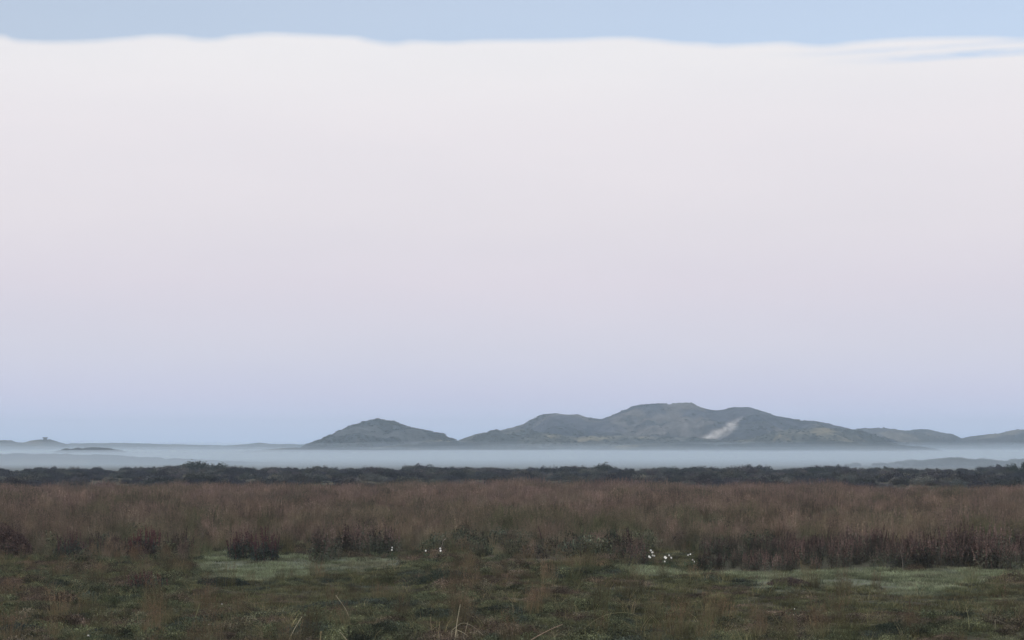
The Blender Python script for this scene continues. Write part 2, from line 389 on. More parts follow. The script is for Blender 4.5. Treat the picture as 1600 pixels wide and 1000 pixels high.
# ------------------------------------------------------------------ dune hills
def mixc(a, b_, t): return a + (b_ - a) * t[..., None]
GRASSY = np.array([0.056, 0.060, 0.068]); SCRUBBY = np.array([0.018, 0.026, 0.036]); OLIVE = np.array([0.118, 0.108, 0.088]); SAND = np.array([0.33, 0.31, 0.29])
HILLS = []
def dune(name, D, prof, front, back, label, seed, step=0.8, sand=None, relief=1.0, scrub=0.5, hue=(1, 1, 1)):
    prof = np.array(prof, float)
    x0 = (prof[0, 0] - 800) / F * D; x1 = (prof[-1, 0] - 800) / F * D
    nx = int((x1 - x0) / step) + 1
    xs = np.linspace(x0, x1, nx)
    ps = 800 + xs / D * F
    crest = EYE + (HZ - np.interp(ps, prof[:, 0], prof[:, 1])) / F * D
    kn = max(1, int(3.2 / step)); k = np.exp(-np.linspace(-2, 2, 2 * kn + 1) ** 2); k /= k.sum()
    crest = np.convolve(np.pad(crest, kn, 'edge'), k, 'valid')
    crest = crest + (fbm(xs / 2.5, xs * 0, seed + 5, 3) - 0.5) * 0.45
    edge = sstep(x0, x0 + 10, xs) * (1 - sstep(x1 - 10, x1, xs))
    nv = int((front + back) / step * 0.8) + 1
    vs_ = np.linspace(-front, back, nv)
    Xg, Vg = np.meshgrid(xs, vs_)
    Cg = np.tile(crest, (nv, 1))
    wander = (fbm(Xg / 45, Xg * 0 + 3, seed, 2) - 0.5) * 30 * relief
    t = Vg - wander
    fw = (front - 16) * (0.5 + 0.95 * fbm(Xg / 26, Xg * 0 + seed, seed + 2, 3))
    bw = (back - 16) * np.ones_like(fw)
    warp = (fbm(Xg / 22, Vg / 22, seed + 8, 3) - 0.5) * 0.30 * relief
    u = np.where(t < 0, -t / fw, t / bw)
    uu = np.clip(u + warp * np.clip(u * 3, 0, 1), 0, 1)
    sh = (1 - uu) ** 1.15 * (1 + 0.6 * uu)
    sh = np.where(uu >= 1, 0, sh)
    H = (Cg + 1.6) * sh - 1.6
    rid = 1 - np.abs(2 * fbm(Xg / 24 + 0.4 * Vg / 24, Vg / 40, seed + 25, 3) - 1) * 2
    rel = ((fbm(Xg / 9, Vg / 9, seed + 20, 4) - 0.5) * 2.6 + (rid - 0.5) * 3.4) * relief * np.clip(np.abs(u) * 4, 0.05, 1) * np.clip(Cg / 10, 0.1, 1) * (1 - sstep(0.9, 1.1, u))
    H = H + rel + (fbm(Xg / 2.2, Vg / 2.2, seed + 30, 2) - 0.5) * 0.6
    H = np.where((u > 1.0), np.minimum(H, -1.45), H); H = (H + 1.6) * edge[None, :] - 1.6
    Yg = D + Vg
    SANDM = np.zeros_like(Xg)
    n_a = fbm(Xg / 30, Vg / 30, seed + 40, 4); n_b = fbm(Xg / 9, Vg / 9, seed + 50, 4)
    col = mixc(GRASSY[None, None], OLIVE[None, None], sstep(0.47, 0.58, n_a))
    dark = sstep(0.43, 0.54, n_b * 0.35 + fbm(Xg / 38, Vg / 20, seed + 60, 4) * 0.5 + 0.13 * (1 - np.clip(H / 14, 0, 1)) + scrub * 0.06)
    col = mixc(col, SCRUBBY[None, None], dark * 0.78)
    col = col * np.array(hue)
    if sand is not None:
        P = np.array(sand, float)
        SX = 800 + Xg / Yg * F; SY = HZ - (H - EYE) / Yg * F
        s_all = np.zeros_like(SX)
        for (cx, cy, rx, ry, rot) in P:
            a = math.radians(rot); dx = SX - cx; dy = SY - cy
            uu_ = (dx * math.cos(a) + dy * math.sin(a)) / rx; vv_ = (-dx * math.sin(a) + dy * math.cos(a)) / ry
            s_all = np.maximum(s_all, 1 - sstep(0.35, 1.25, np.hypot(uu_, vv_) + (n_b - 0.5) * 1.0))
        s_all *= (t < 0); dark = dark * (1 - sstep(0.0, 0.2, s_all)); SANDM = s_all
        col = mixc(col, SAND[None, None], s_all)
    i = np.arange(nv - 1)[:, None]; j = np.arange(nx - 1)[None, :]
    q = np.stack([i * nx + j, i * nx + j + 1, (i + 1) * nx + j + 1, (i + 1) * nx + j], -1).reshape(-1, 4)
    me = mesh_np(name, np.stack([Xg, Yg, H], -1).reshape(-1, 3), [q], col.reshape(-1, 3), True)
    o = link(name, me, M_DUNE); tag(o, label, None, None, 'structure')
    HILLS.append((Xg, Yg, H, dark, u, SANDM))
    return o
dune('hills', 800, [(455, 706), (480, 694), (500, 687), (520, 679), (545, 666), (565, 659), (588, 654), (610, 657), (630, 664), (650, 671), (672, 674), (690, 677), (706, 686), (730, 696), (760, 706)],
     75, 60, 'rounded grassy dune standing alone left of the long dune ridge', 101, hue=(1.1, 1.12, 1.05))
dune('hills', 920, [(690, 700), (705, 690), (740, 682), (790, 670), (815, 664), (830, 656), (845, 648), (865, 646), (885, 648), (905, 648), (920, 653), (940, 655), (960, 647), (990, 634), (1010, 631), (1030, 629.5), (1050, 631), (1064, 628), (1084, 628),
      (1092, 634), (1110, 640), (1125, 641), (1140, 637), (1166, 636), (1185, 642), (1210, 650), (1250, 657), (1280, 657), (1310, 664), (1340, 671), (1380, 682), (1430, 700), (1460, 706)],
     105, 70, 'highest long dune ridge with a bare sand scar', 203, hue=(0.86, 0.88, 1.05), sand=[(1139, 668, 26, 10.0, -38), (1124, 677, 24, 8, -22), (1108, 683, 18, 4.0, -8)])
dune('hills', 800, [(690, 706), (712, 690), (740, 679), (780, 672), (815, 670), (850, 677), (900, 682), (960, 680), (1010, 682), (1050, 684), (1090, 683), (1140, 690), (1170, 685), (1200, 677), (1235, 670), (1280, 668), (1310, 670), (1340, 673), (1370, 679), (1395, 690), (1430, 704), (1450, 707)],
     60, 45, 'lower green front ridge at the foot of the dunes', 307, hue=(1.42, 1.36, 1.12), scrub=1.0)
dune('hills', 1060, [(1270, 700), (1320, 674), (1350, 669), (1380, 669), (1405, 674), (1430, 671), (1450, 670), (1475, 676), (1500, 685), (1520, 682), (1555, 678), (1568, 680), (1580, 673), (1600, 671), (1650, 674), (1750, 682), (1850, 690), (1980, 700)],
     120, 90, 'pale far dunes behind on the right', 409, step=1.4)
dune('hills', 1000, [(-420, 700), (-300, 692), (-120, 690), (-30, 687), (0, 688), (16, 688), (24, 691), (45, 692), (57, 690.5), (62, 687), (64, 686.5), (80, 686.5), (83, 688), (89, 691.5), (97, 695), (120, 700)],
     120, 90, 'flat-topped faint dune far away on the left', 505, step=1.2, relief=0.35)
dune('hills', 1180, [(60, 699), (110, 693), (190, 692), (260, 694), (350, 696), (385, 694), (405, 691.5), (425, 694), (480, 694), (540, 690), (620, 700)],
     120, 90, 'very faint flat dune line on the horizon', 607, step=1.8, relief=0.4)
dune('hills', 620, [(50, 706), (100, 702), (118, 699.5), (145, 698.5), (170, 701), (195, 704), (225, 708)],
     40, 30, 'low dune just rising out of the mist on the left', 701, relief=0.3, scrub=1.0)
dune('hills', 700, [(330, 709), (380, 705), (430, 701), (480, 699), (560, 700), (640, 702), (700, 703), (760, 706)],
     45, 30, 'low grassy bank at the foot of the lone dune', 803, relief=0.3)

dune('hills', 430, [(-260, 714), (-100, 711), (40, 709), (160, 711), (240, 715), (320, 719), (400, 722), (480, 726)],
     40, 30, 'low swelling hardly seen through the mist on the left', 811, relief=0.3)
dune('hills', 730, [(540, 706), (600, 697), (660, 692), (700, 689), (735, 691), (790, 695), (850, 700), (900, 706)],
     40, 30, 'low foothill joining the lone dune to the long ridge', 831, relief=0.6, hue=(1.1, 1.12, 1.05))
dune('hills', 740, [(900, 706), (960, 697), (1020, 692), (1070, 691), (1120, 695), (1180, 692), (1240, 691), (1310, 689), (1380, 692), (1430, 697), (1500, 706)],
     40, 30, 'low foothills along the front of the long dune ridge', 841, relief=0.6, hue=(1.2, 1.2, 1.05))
RISE = [(1240, 735), (1300, 730), (1400, 727), (1440, 724), (1480, 722), (1560, 724), (1650, 722), (1850, 726), (1900, 734)]
dune('hills', 350, RISE, 35, 30, 'low rise carrying faint scrub in the mist on the right', 821, relief=0.2, scrub=1.0)

# ------------------------------------------------------------------ plant building blocks
class Geo:
    def __init__(s): s.v = []; s.f3 = []; s.f4 = []; s.c = []; s.n = 0
    def add(s, v, f3=None, f4=None, c=None):
        v = np.asarray(v, float); s.v.append(v); s.c.append(np.broadcast_to(np.asarray(c if c is not None else (1, 1, 1), float), (len(v), 3)))
        if f3 is not None: s.f3.append(np.asarray(f3) + s.n)
        if f4 is not None: s.f4.append(np.asarray(f4) + s.n)
        s.n += len(v)
    def mesh(s, name):
        fl = []
        if s.f3: fl.append(np.vstack(s.f3))
        if s.f4: fl.append(np.vstack(s.f4))
        return mesh_np(name, np.vstack(s.v), fl, np.vstack(s.c))
def blades(g, n, R, h, w, lean=0.35, tip=(1, 1, 1), root=(1, 1, 1), hvar=0.35, cvar=0.3, rng=RNG, seg=3):
    """n curved, tapering grass blades"""
    a = rng.uniform(0, 2 * np.pi, n); rr = R * np.sqrt(rng.uniform(0, 1, n))
    bx = rr * np.cos(a); by = rr * np.sin(a)
    hh = h * (1 - hvar * rng.uniform(0, 1, n) ** 1.3)
    la = a + rng.normal(0, 0.9, n); ll = lean * hh * rng.uniform(0.1, 1, n)
    wa = rng.uniform(0, np.pi, n)
    wx = np.cos(wa) * w / 2; wy = np.sin(wa) * w / 2
    V = []; Cc = []
    cv_ = (1 + cvar * rng.normal(0, 1, n)).clip(0.3, 2)[:, None]
    tip = np.array(tip); root = np.array(root)
    for k in range(seg + 1):
        t = k / seg
        cx = bx + np.cos(la) * ll * t ** 1.8; cy = by + np.sin(la) * ll * t ** 1.8; cz = hh * (t - 0.12 * t * t)
        f = (1 - t) ** 0.7 if k < seg else 0.08
        V.append(np.stack([cx - wx * f, cy - wy * f, cz], -1)); V.append(np.stack([cx + wx * f, cy + wy * f, cz], -1))
        c = (root + (tip - root) * t) * cv_
        Cc.append(c); Cc.append(c)
    V = np.stack(V, 1); Cc = np.stack(Cc, 1)
    m = 2 * (seg + 1)
    base = (np.arange(n) * m)[:, None]
    q = np.concatenate([base + np.array([[2 * k, 2 * k + 1, 2 * k + 3, 2 * k + 2]]) for k in range(seg)], 0)
    g.add(V.reshape(-1, 3), None, q, Cc.reshape(-1, 3))
def leaves(g, P, size, c=(1, 1, 1), cvar=0.35, asp=0.5, rng=RNG, up=0.3):
    """small diamond leaves at points P"""
    n = len(P)
    d = rng.normal(0, 1, (n, 3)); d[:, 2] = np.abs(d[:, 2]) * 1.0 + up; d /= np.linalg.norm(d, axis=1)[:, None]
    e = rng.normal(0, 1, (n, 3)); e -= (e * d).sum(1)[:, None] * d; e /= np.linalg.norm(e, axis=1)[:, None]
    s = size * rng.uniform(0.6, 1.4, n)[:, None]
    V = np.stack([P - d * s * 0.5, P + e * s * asp * 0.5, P + d * s * 0.5, P - e * s * asp * 0.5], 1)
    q = (np.arange(n) * 4)[:, None] + np.array([[0, 1, 2, 3]])
    cc = np.broadcast_to(np.asarray(c, float), (n, 3)) * (1 + cvar * rng.normal(0, 1, n)).clip(0.3, 2.2)[:, None]
    g.add(V.reshape(-1, 3), None, q, np.repeat(cc, 4, 0))
def tube(g, pts, r0, r1, c=(1, 1, 1), k=5):
    pts = np.asarray(pts, float); n = len(pts)
    T = np.gradient(pts, axis=0); T /= np.linalg.norm(T, axis=1)[:, None] + 1e-9
    up = np.array([0.31, 0.95, 0.05])
    U = np.cross(T, up); U /= np.linalg.norm(U, axis=1)[:, None]; W = np.cross(T, U)
    a = np.linspace(0, 2 * np.pi, k, endpoint=False)
    rad = np.linspace(r0, r1, n)[:, None, None]
    V = pts[:, None] + rad * (U[:, None] * np.cos(a)[None, :, None] + W[:, None] * np.sin(a)[None, :, None])
    i = np.arange(n - 1)[:, None]; j = np.arange(k)[None, :]
    q = np.stack([i * k + j, i * k + (j + 1) % k, (i + 1) * k + (j + 1) % k, (i + 1) * k + j], -1).reshape(-1, 4)
    g.add(V.reshape(-1, 3), None, q, c)
def curve_pts(p0, p1, bend, n=8):
    p0 = np.array(p0, float); p1 = np.array(p1, float); t = np.linspace(0, 1, n)[:, None]
    return p0 + (p1 - p0) * t + np.array(bend) * (4 * t * (1 - t))
def hemi_points(n, R, h, rng=RNG, shell=0.45, lobes=5, seed=0):
    a = rng.uniform(0, 2 * np.pi, n); ct = rng.uniform(0, 1, n) ** 0.8
    st = np.sqrt(1 - ct ** 2)
    rad = 1 - shell * rng.uniform(0, 1, n) ** 1.5
    rad = rad * (0.72 + 0.55 * vnoise(a * lobes / 6.28 * 1.0 + seed, ct * 3 + seed, 77))
    return np.stack([R * rad * st * np.cos(a), R * rad * st * np.sin(a), h * rad * ct], -1)

# unlinked prototypes, one collection per kind of plant cover
def proto_coll(name, meshes, mat):
    col = bpy.data.collections.new(name)
    for i, me in enumerate(meshes):
        me.materials.append(mat)
        o = bpy.data.objects.new('%s_%02d' % (name, i), me); col.objects.link(o)
    return col
def moor_grass(seed, n=95, h=0.52, R=0.20, w=0.006):
    r = np.random.default_rng(seed); g = Geo()
    blades(g, n, R, h, w, 0.45, tip=(1.12, 1.0, 0.95), root=(0.72, 0.8, 0.62), rng=r)
    # airy flower panicles
    k = 26
    a = r.uniform(0, 6.28, k); rr = R * np.sqrt(r.uniform(0, 1, k))
    for i in range(k):
        hh = h * r.uniform(0.95, 1.45); lx = r.normal(0, 0.10); ly = r.normal(0, 0.10)
        p0 = np.array([rr[i] * math.cos(a[i]), rr[i] * math.sin(a[i]), 0]); p1 = p0 + [lx, ly, hh]
        t = np.array([0, 0.5, 1.0])[:, None]; P = p0 + (p1 - p0) * t
        s = 0.0016
        V = np.concatenate([P - [s, 0, 0], P + [s, 0, 0]]); q = [[0, 3, 4, 1], [1, 4, 5, 2]]
        g.add(V, None, q, (1.0, 0.82, 0.75))
        m = 14
        tt = r.uniform(0.6, 1.0, m)[:, None]
        Q = p0 + (p1 - p0) * tt + r.normal(0, 0.012, (m, 3))
        leaves(g, Q, 0.022, (1.15, 0.90, 0.88), 0.35, 0.35, r, up=1.0)
    return g.mesh('moor_grass')
def short_grass(seed):
    r = np.random.default_rng(seed); g = Geo()
    blades(g, 190, 0.22, 0.075, 0.005, 0.7, tip=(1.1, 1.1, 1.05), root=(0.8, 0.85, 0.75), rng=r, seg=2)
    return g.mesh('short_grass')
def heather(seed, R=0.2, h=0.16, kind=0):
    r = np.random.default_rng(seed); g = Geo()
    P = hemi_points(620, R, h, r, 0.5, 6, seed)
    leaves(g, P, 0.024, (1, 1, 1), 0.65, 0.5, r)
    blades(g, 34, R * 0.8, h * 1.35, 0.0045, 0.5, tip=(1.5, 1.3, 1.05), root=(0.9, 0.9, 0.8), rng=r, seg=2)
    return g.mesh('heather')
def herb(seed, h=0.62):
    """upright dark stems, rusty seed spikes above and dull leaves below"""
    r = np.random.default_rng(seed); g = Geo()
    for i in range(13):
        a = r.uniform(0, 6.28); rr = 0.22 * math.sqrt(r.uniform()); hh = h * r.uniform(0.6, 1.1)
        p0 = np.array([rr * math.cos(a), rr * math.sin(a), 0]); p1 = p0 + [r.normal(0, 0.05), r.normal(0, 0.05), hh]
        pts = curve_pts(p0, p1, (r.normal(0, 0.015), r.normal(0, 0.015), 0), 4)
        tube(g, pts, 0.004, 0.002, (0.85, 0.66, 0.6), 3)
        m = 42
        tt = r.uniform(0.5, 1.0, m)[:, None]
        Q = p0 + (p1 - p0) * tt + r.normal(0, 0.014, (m, 3)) * (1.25 - tt)
        leaves(g, Q, 0.024, (1.15, 0.92, 0.88), 0.4, 0.6, r, up=0.6)
        m = 34
        tt = r.uniform(0.02, 0.62, m)[:, None]
        Q = p0 + (p1 - p0) * tt + r.normal(0, 0.04, (m, 3))
        leaves(g, Q, 0.045, (0.62, 0.74, 0.62), 0.35, 0.4, r)
    blades(g, 26, 0.24, h * 0.72, 0.006, 0.35, tip=(1.1, 0.95, 0.9), root=(0.6, 0.7, 0.55), rng=r)
    return g.mesh('herb')
def shrub_mesh(seed, W=0.85, h=0.8, n=2300, leaf=0.08, lobes=6, name='scrub'):
    r = np.random.default_rng(seed); g = Geo()
    for k in range(lobes):
        a = r.uniform(0, 6.28); rr = W * 0.62 * math.sqrt(r.uniform())
        lw = W * r.uniform(0.38, 0.6); lh = h * r.uniform(0.75, 1.0) * (1 - 0.3 * rr / W)
        P = hemi_points(n // lobes, lw, lh, r, 0.5, 5, seed + k) + [rr * math.cos(a), rr * math.sin(a), 0]
        leaves(g, P, leaf, (1, 1, 1) if r.uniform() < 0.7 else (1.25, 1.15, 0.95), 0.3, 0.6, r)
    for k in range(5):   # loose twigs above the crown
        a = r.uniform(0, 6.28); rr = W * 0.7 * math.sqrt(r.uniform()); hh = h * r.uniform(0.75, 1.0)
        p = np.array([rr * math.cos(a), rr * math.sin(a), hh * 0.4]); q = p + [r.normal(0, 0.08), r.normal(0, 0.08), hh * 0.6]
        tube(g, curve_pts(p, q, (0, 0, 0), 3), 0.008, 0.003, (0.8, 0.7, 0.6), 3)
        tt = r.uniform(0.4, 1, 7)[:, None]
        leaves(g, p + (q - p) * tt + r.normal(0, 0.03, (7, 3)), leaf * 0.6, (1, 1, 1), 0.3, 0.5, r)
    return g.mesh(name)

def wisp(seed):
    r = np.random.default_rng(seed); g = Geo()
    blades(g, 9, 0.10, 0.34, 0.0042, 0.9, tip=(1.3, 1.2, 1.0), root=(0.9, 0.9, 0.7), rng=r, hvar=0.7)
    return g.mesh('wisp')
P_WISP = proto_coll('wisp', [wisp(s) for s in (71, 72, 73, 74)], M_PLANT)
P_MOOR = proto_coll('moor_grass', [moor_grass(s) for s in (1, 2, 3, 4, 5)], M_PLANT)
P_MOORF = proto_coll('moor_grass_wide', [moor_grass(s, 70, 0.5, 0.33, 0.012) for s in (21, 22, 23)], M_PLANT)
P_SHORT = proto_coll('short_grass', [short_grass(s) for s in (31, 32, 33)], M_PLANT)
P_HEATH = proto_coll('heather', [heather(s) for s in (41, 42, 43, 44)], M_PLANT)
P_HERB = proto_coll('herb', [herb(s) for s in (51, 52, 53, 54)], M_PLANT)
P_SCRUB = proto_coll('scrub', [shrub_mesh(s) for s in (61, 62, 63, 64, 65)], M_SCRUB)

def scatter(name, pts, scale, colr, coll, nproto, label, cat, rng=RNG, tilt=0.08, mat=None):
    n = len(pts)
    me = mesh_np(name, pts, [])
    def attr(nm, typ, data, key):
        a = me.attributes.new(nm, typ, 'POINT'); a.data.foreach_set(key, np.asarray(data).ravel())
    rot = np.stack([rng.normal(0, tilt, n), rng.normal(0, tilt, n), rng.uniform(0, 6.283, n)], -1).astype(np.float32)
    attr('irot', 'FLOAT_VECTOR', rot, 'vector'); attr('iscl', 'FLOAT_VECTOR', np.asarray(scale, np.float32), 'vector')
    attr('iidx', 'INT', rng.integers(0, nproto, n).astype(np.int32), 'value')
    cc = np.ones((n, 4), np.float32); cc[:, :3] = colr
    attr('icol', 'FLOAT_COLOR', cc, 'color')
    o = link(name, me); tag(o, label, cat, None, 'stuff')
    ng = bpy.data.node_groups.new(name + '_nodes', 'GeometryNodeTree')
    ng.interface.new_socket('Geometry', in_out='INPUT', socket_type='NodeSocketGeometry')
    ng.interface.new_socket('Geometry', in_out='OUTPUT', socket_type='NodeSocketGeometry')
    gi = ng.nodes.new('NodeGroupInput'); go = ng.nodes.new('NodeGroupOutput')
    ip = ng.nodes.new('GeometryNodeInstanceOnPoints'); ci = ng.nodes.new('GeometryNodeCollectionInfo')
    ci.inputs['Collection'].default_value = coll; ci.inputs['Separate Children'].default_value = True; ci.inputs['Reset Children'].default_value = True
    ip.inputs['Pick Instance'].default_value = True
    def named(nm, dt):
        a = ng.nodes.new('GeometryNodeInputNamedAttribute'); a.data_type = dt; a.inputs['Name'].default_value = nm
        return a.outputs[0]
    L = ng.links.new
    L(gi.outputs[0], ip.inputs['Points']); L(ci.outputs[0], ip.inputs['Instance'])
    L(named('iidx', 'INT'), ip.inputs['Instance Index'])
    e2r = ng.nodes.new('FunctionNodeEulerToRotation'); L(named('irot', 'FLOAT_VECTOR'), e2r.inputs[0]); L(e2r.outputs[0], ip.inputs['Rotation'])
    L(named('iscl', 'FLOAT_VECTOR'), ip.inputs['Scale'])
    L(ip.outputs[0], go.inputs[0])
    md = o.modifiers.new('plants', 'NODES'); md.node_group = ng
    return o
def fan_points(n, d0, d1, half=0.36, extra=3.0, rng=RNG):
    """evenly spread points between two distances, over the view and a margin on both sides"""
    y = np.sqrt(rng.uniform(d0 ** 2, d1 ** 2, n)); x = rng.uniform(-1, 1, n) * (half * y + extra)
    return x, y
def noise_col(x, y, cols, s=1.5, seed=0, jit=0.18, rng=RNG):
    """pick between several plant colours by patches"""
    n = fbm(x / s, y / s, seed, 3); n2 = (n - 0.28) / 0.44 * (len(cols) - 1)
    n2 = np.clip(n2 + rng.normal(0, 0.35, len(x)), 0, len(cols) - 1)
    i = np.floor(n2).astype(int).clip(0, len(cols) - 2); f = (n2 - i)[:, None]
    cols = np.array(cols); c = cols[i] * (1 - f) + cols[i + 1] * f
    return c * (1 + rng.normal(0, jit, len(x))).clip(0.4, 1.8)[:, None]

def fr_low(x, y):
    """the heath is grazed low just in front of the clearings"""
    px = to_px(x, y); py = to_py(y)
    a = sstep(940, 1000, px) * np.exp(-((py - 935) / 28.0) ** 2) + sstep(270, 310, px) * (1 - sstep(620, 680, px)) * np.exp(-((py - 920) / 26.0) ** 2)
    a = np.maximum(a, 0.9 * sstep(985, 1000, px) * (1 - sstep(1095, 1110, px)) * sstep(862, 868, py))
    return 1 - 0.72 * np.clip(a, 0, 1)
# heath carpet in front
x, y = fan_points(36000, 13.5, 48, 0.37, 4)
he, md_, ta, mo = zones(x, y)
k = RNG.uniform(0, 1, len(x)) < np.clip(he * 1.1, 0, 1); x, y = x[k], y[k]; fr = fr_low(x, y)
cols = [(0.042, 0.052, 0.040), (0.062, 0.074, 0.042), (0.102, 0.112, 0.060), (0.070, 0.076, 0.046), (0.092, 0.082, 0.056), (0.098, 0.074, 0.056)]
c = noise_col(x, y, cols, 0.85, 5, 0.34)
hn = fbm(x / 0.9, y / 1.3, 15, 3)
s = (0.30 + 0.9 * hn)[:, None] * np.array([[1.0, 1.0, 0.75]]) * RNG.uniform(0.75, 1.25, (len(x), 1)); s[:, 2] *= RNG.uniform(0.6, 1.4, len(x)) * fr
scatter('heather', np.stack([x, y, ground_z(x, y) - 0.01], -1), s, c, P_HEATH, 4, 'low green and rust heath carpet covering the foreground', 'heather')
# grass growing through the heath
x, y = fan_points(2200, 13.5, 48, 0.37, 4)
he, md_, ta, mo = zones(x, y)
px = to_px(x, y); py = to_py(y)
dens = he * (0.25 + 0.9 * sstep(0.5, 0.62, fbm(x / 1.6, y / 2.0, 25, 3))) + he * 0.8 * np.exp(-(((px - 840) / 150) ** 2 + ((py - 900) / 22) ** 2))
k = RNG.uniform(0, 1, len(x)) < dens; x, y = x[k], y[k]
c = noise_col(x, y, [(0.085, 0.098, 0.052), (0.110, 0.105, 0.062), (0.130, 0.108, 0.072), (0.10, 0.095, 0.062)], 1.4, 8, 0.2)
s = RNG.uniform(0.35, 0.75, (len(x), 1)) * np.array([[1.0, 1.0, 0.9]])
scatter('grass', np.stack([x, y, ground_z(x, y)], -1), s, c, P_MOOR, 5, 'thin brownish grass growing through the foreground heath', 'grass')
# single pale blades
x, y = fan_points(8500, 13.5, 44, 0.37, 4)
he, md_, ta, mo = zones(x, y)
k = RNG.uniform(0, 1, len(x)) < he * (0.2 + 0.8 * sstep(0.42, 0.6, fbm(x / 1.1, y / 1.6, 27, 3))); x, y = x[k], y[k]
c = noise_col(x, y, [(0.13, 0.14, 0.075), (0.20, 0.18, 0.12), (0.24, 0.19, 0.13), (0.17, 0.17, 0.10)], 1.0, 28, 0.3)
s = RNG.uniform(0.4, 0.95, (len(x), 1)) * np.ones((1, 3))
scatter('grass', np.stack([x, y, ground_z(x, y)], -1), s, c, P_WISP, 4, 'thin pale blades of grass scattered through the foreground heath', 'grass')
# pale short meadow grass
x, y = fan_points(16000, 14, 46, 0.37, 4)
he, md_, ta, mo = zones(x, y)
k = RNG.uniform(0, 1, len(x)) < np.maximum(md_, he * 0.6); x, y, md_ = x[k], y[k], md_[k]
c = noise_col(x, y, [(0.125, 0.135, 0.085), (0.17, 0.19, 0.12), (0.21, 0.235, 0.155), (0.145, 0.14, 0.10)], 0.9, 12, 0.2)
c = np.where(md_[:, None] > 0.5, c, c * np.array([[0.58, 0.51, 0.42]]))
s = RNG.uniform(0.7, 1.3, (len(x), 1)) * np.array([[1.2, 1.2, 0.8]])
scatter('grass', np.stack([x, y, ground_z(x, y)], -1), s, c, P_SHORT, 3, 'short pale grey-green grass in flat clearings', 'grass')
# red-brown herbs
x, y = fan_points(5200, 30.5, 42, 0.40, 4)
he, md_, ta, mo = zones(x, y)
k = RNG.uniform(0, 1, len(x)) < ta * 0.6; x, y = x[k], y[k]
c = noise_col(x, y, [(0.080, 0.082, 0.068), (0.118, 0.100, 0.088), (0.100, 0.084, 0.076), (0.072, 0.078, 0.062)], 1.0, 14, 0.3)
s = (0.35 + 1.0 * fbm(x / 1.3, y / 3.0, 19, 3))[:, None] * RNG.uniform(0.75, 1.15, (len(x), 1)) * np.ones((1, 3))
scatter('herb_belt', np.stack([x, y, ground_z(x, y)], -1), s, c, P_HERB, 4, 'belt of dark red-brown upright herbs behind the pale clearings', 'herbs')
# moor grass
x, y = fan_points(26000, 34, 86, 0.38, 4)
he, md_, ta, mo = zones(x, y)
k = RNG.uniform(0, 1, len(x)) < mo * np.where(y < 60, 1.0, 0.75); x, y = x[k], y[k]
c = noise_col(x, y, [(0.090, 0.098, 0.062), (0.140, 0.124, 0.094), (0.168, 0.142, 0.126), (0.148, 0.132, 0.096), (0.172, 0.140, 0.128), (0.095, 0.098, 0.070)], 2.4, 33, 0.30)
s = RNG.uniform(0.5, 1.2, (len(x), 1)) * (0.50 + 0.85 * fbm(x / 3, y / 6, 35, 3))[:, None] * np.ones((1, 3))
pyg = to_py(y); pxg = to_px(x, y)
nearw = (sstep(790, 845, pyg) * (0.35 + 0.65 * sstep(0.42, 0.6, fbm(x / 2.2, y / 5, 36, 3))))[:, None]
c = c * (1 - nearw * np.array([[0.22, 0.08, 0.22]])) * (0.86 + 0.3 * fbm(x / 7, y / 14, 37, 2))[:, None]
s = s * (1 - 0.5 * sstep(845, 880, pyg) * (1 - 0.5 * sstep(980, 1040, pxg)))[:, None]
far = y > 62
scatter('grass', np.stack([x, y, ground_z(x, y)], -1)[~far], s[~far], c[~far], P_MOOR, 5, 'reddish brown moor grass across the middle of the heath', 'grass')
scatter('grass', np.stack([x, y, ground_z(x, y)], -1)[far], s[far], c[far], P_MOORF, 3, 'hazy brown moor grass reaching back to the dark scrub', 'grass')

# dark low tufts of heather and rush between the moor grass
x, y = fan_points(5200, 34, 86, 0.38, 4)
he, md_, ta, mo = zones(x, y)
pxg = to_px(x, y); pyg = to_py(y)
cen = 0.16 * np.exp(-((pxg - 800) / 170) ** 2) * sstep(820, 850, pyg) + 0.07 * sstep(835, 865, pyg)
k = RNG.uniform(0, 1, len(x)) < mo * sstep(0.50, 0.62, fbm(x / 2.6, y / 5.0, 91, 3) + cen); x, y = x[k], y[k]
c = noise_col(x, y, [(0.05, 0.06, 0.042), (0.085, 0.09, 0.055), (0.075, 0.055, 0.048)], 2.0, 93, 0.3)
s = RNG.uniform(0.9, 2.2, (len(x), 1)) * np.array([[1.0, 1.0, 1.15]])
scatter('heather', np.stack([x, y, ground_z(x, y)], -1), s, c, P_HEATH, 4, 'dark green tufts of heather between the brown moor grass', 'heather')

# dark scrub belt behind the grass
x, y = fan_points(8500, 78, 178, 0.40, 8)
px = to_px(x, y)
near_edge = 80 + 18 * fbm(x / 14, x * 0, 61, 3) 
k = (y > near_edge) & (RNG.uniform(0, 1, len(x)) < 0.22 + 0.6 * sstep(0.42, 0.55, fbm(x / 9, y / 16, 63, 3))); x, y = x[k], y[k]
c = noise_col(x, y, [(0.034, 0.035, 0.048), (0.030, 0.033, 0.043), (0.040, 0.048, 0.048), (0.085, 0.088, 0.080), (0.044, 0.038, 0.048), (0.030, 0.033, 0.043)], 4, 65, 0.3)
s = (0.12 + 1.0 * fbm(x / 3, y / 7, 67, 3))[:, None] * (0.65 + 0.75 * RNG.uniform(0, 1, (len(x), 1)) ** 2.5) * np.array([[1.2, 1.2, 1.0]])
scatter('scrub', np.stack([x, y, ground_z(x, y) - 0.05], -1), s, c, P_SCRUB, 5, 'long dark belt of low scrub in front of the mist', 'scrub', tilt=0.04)
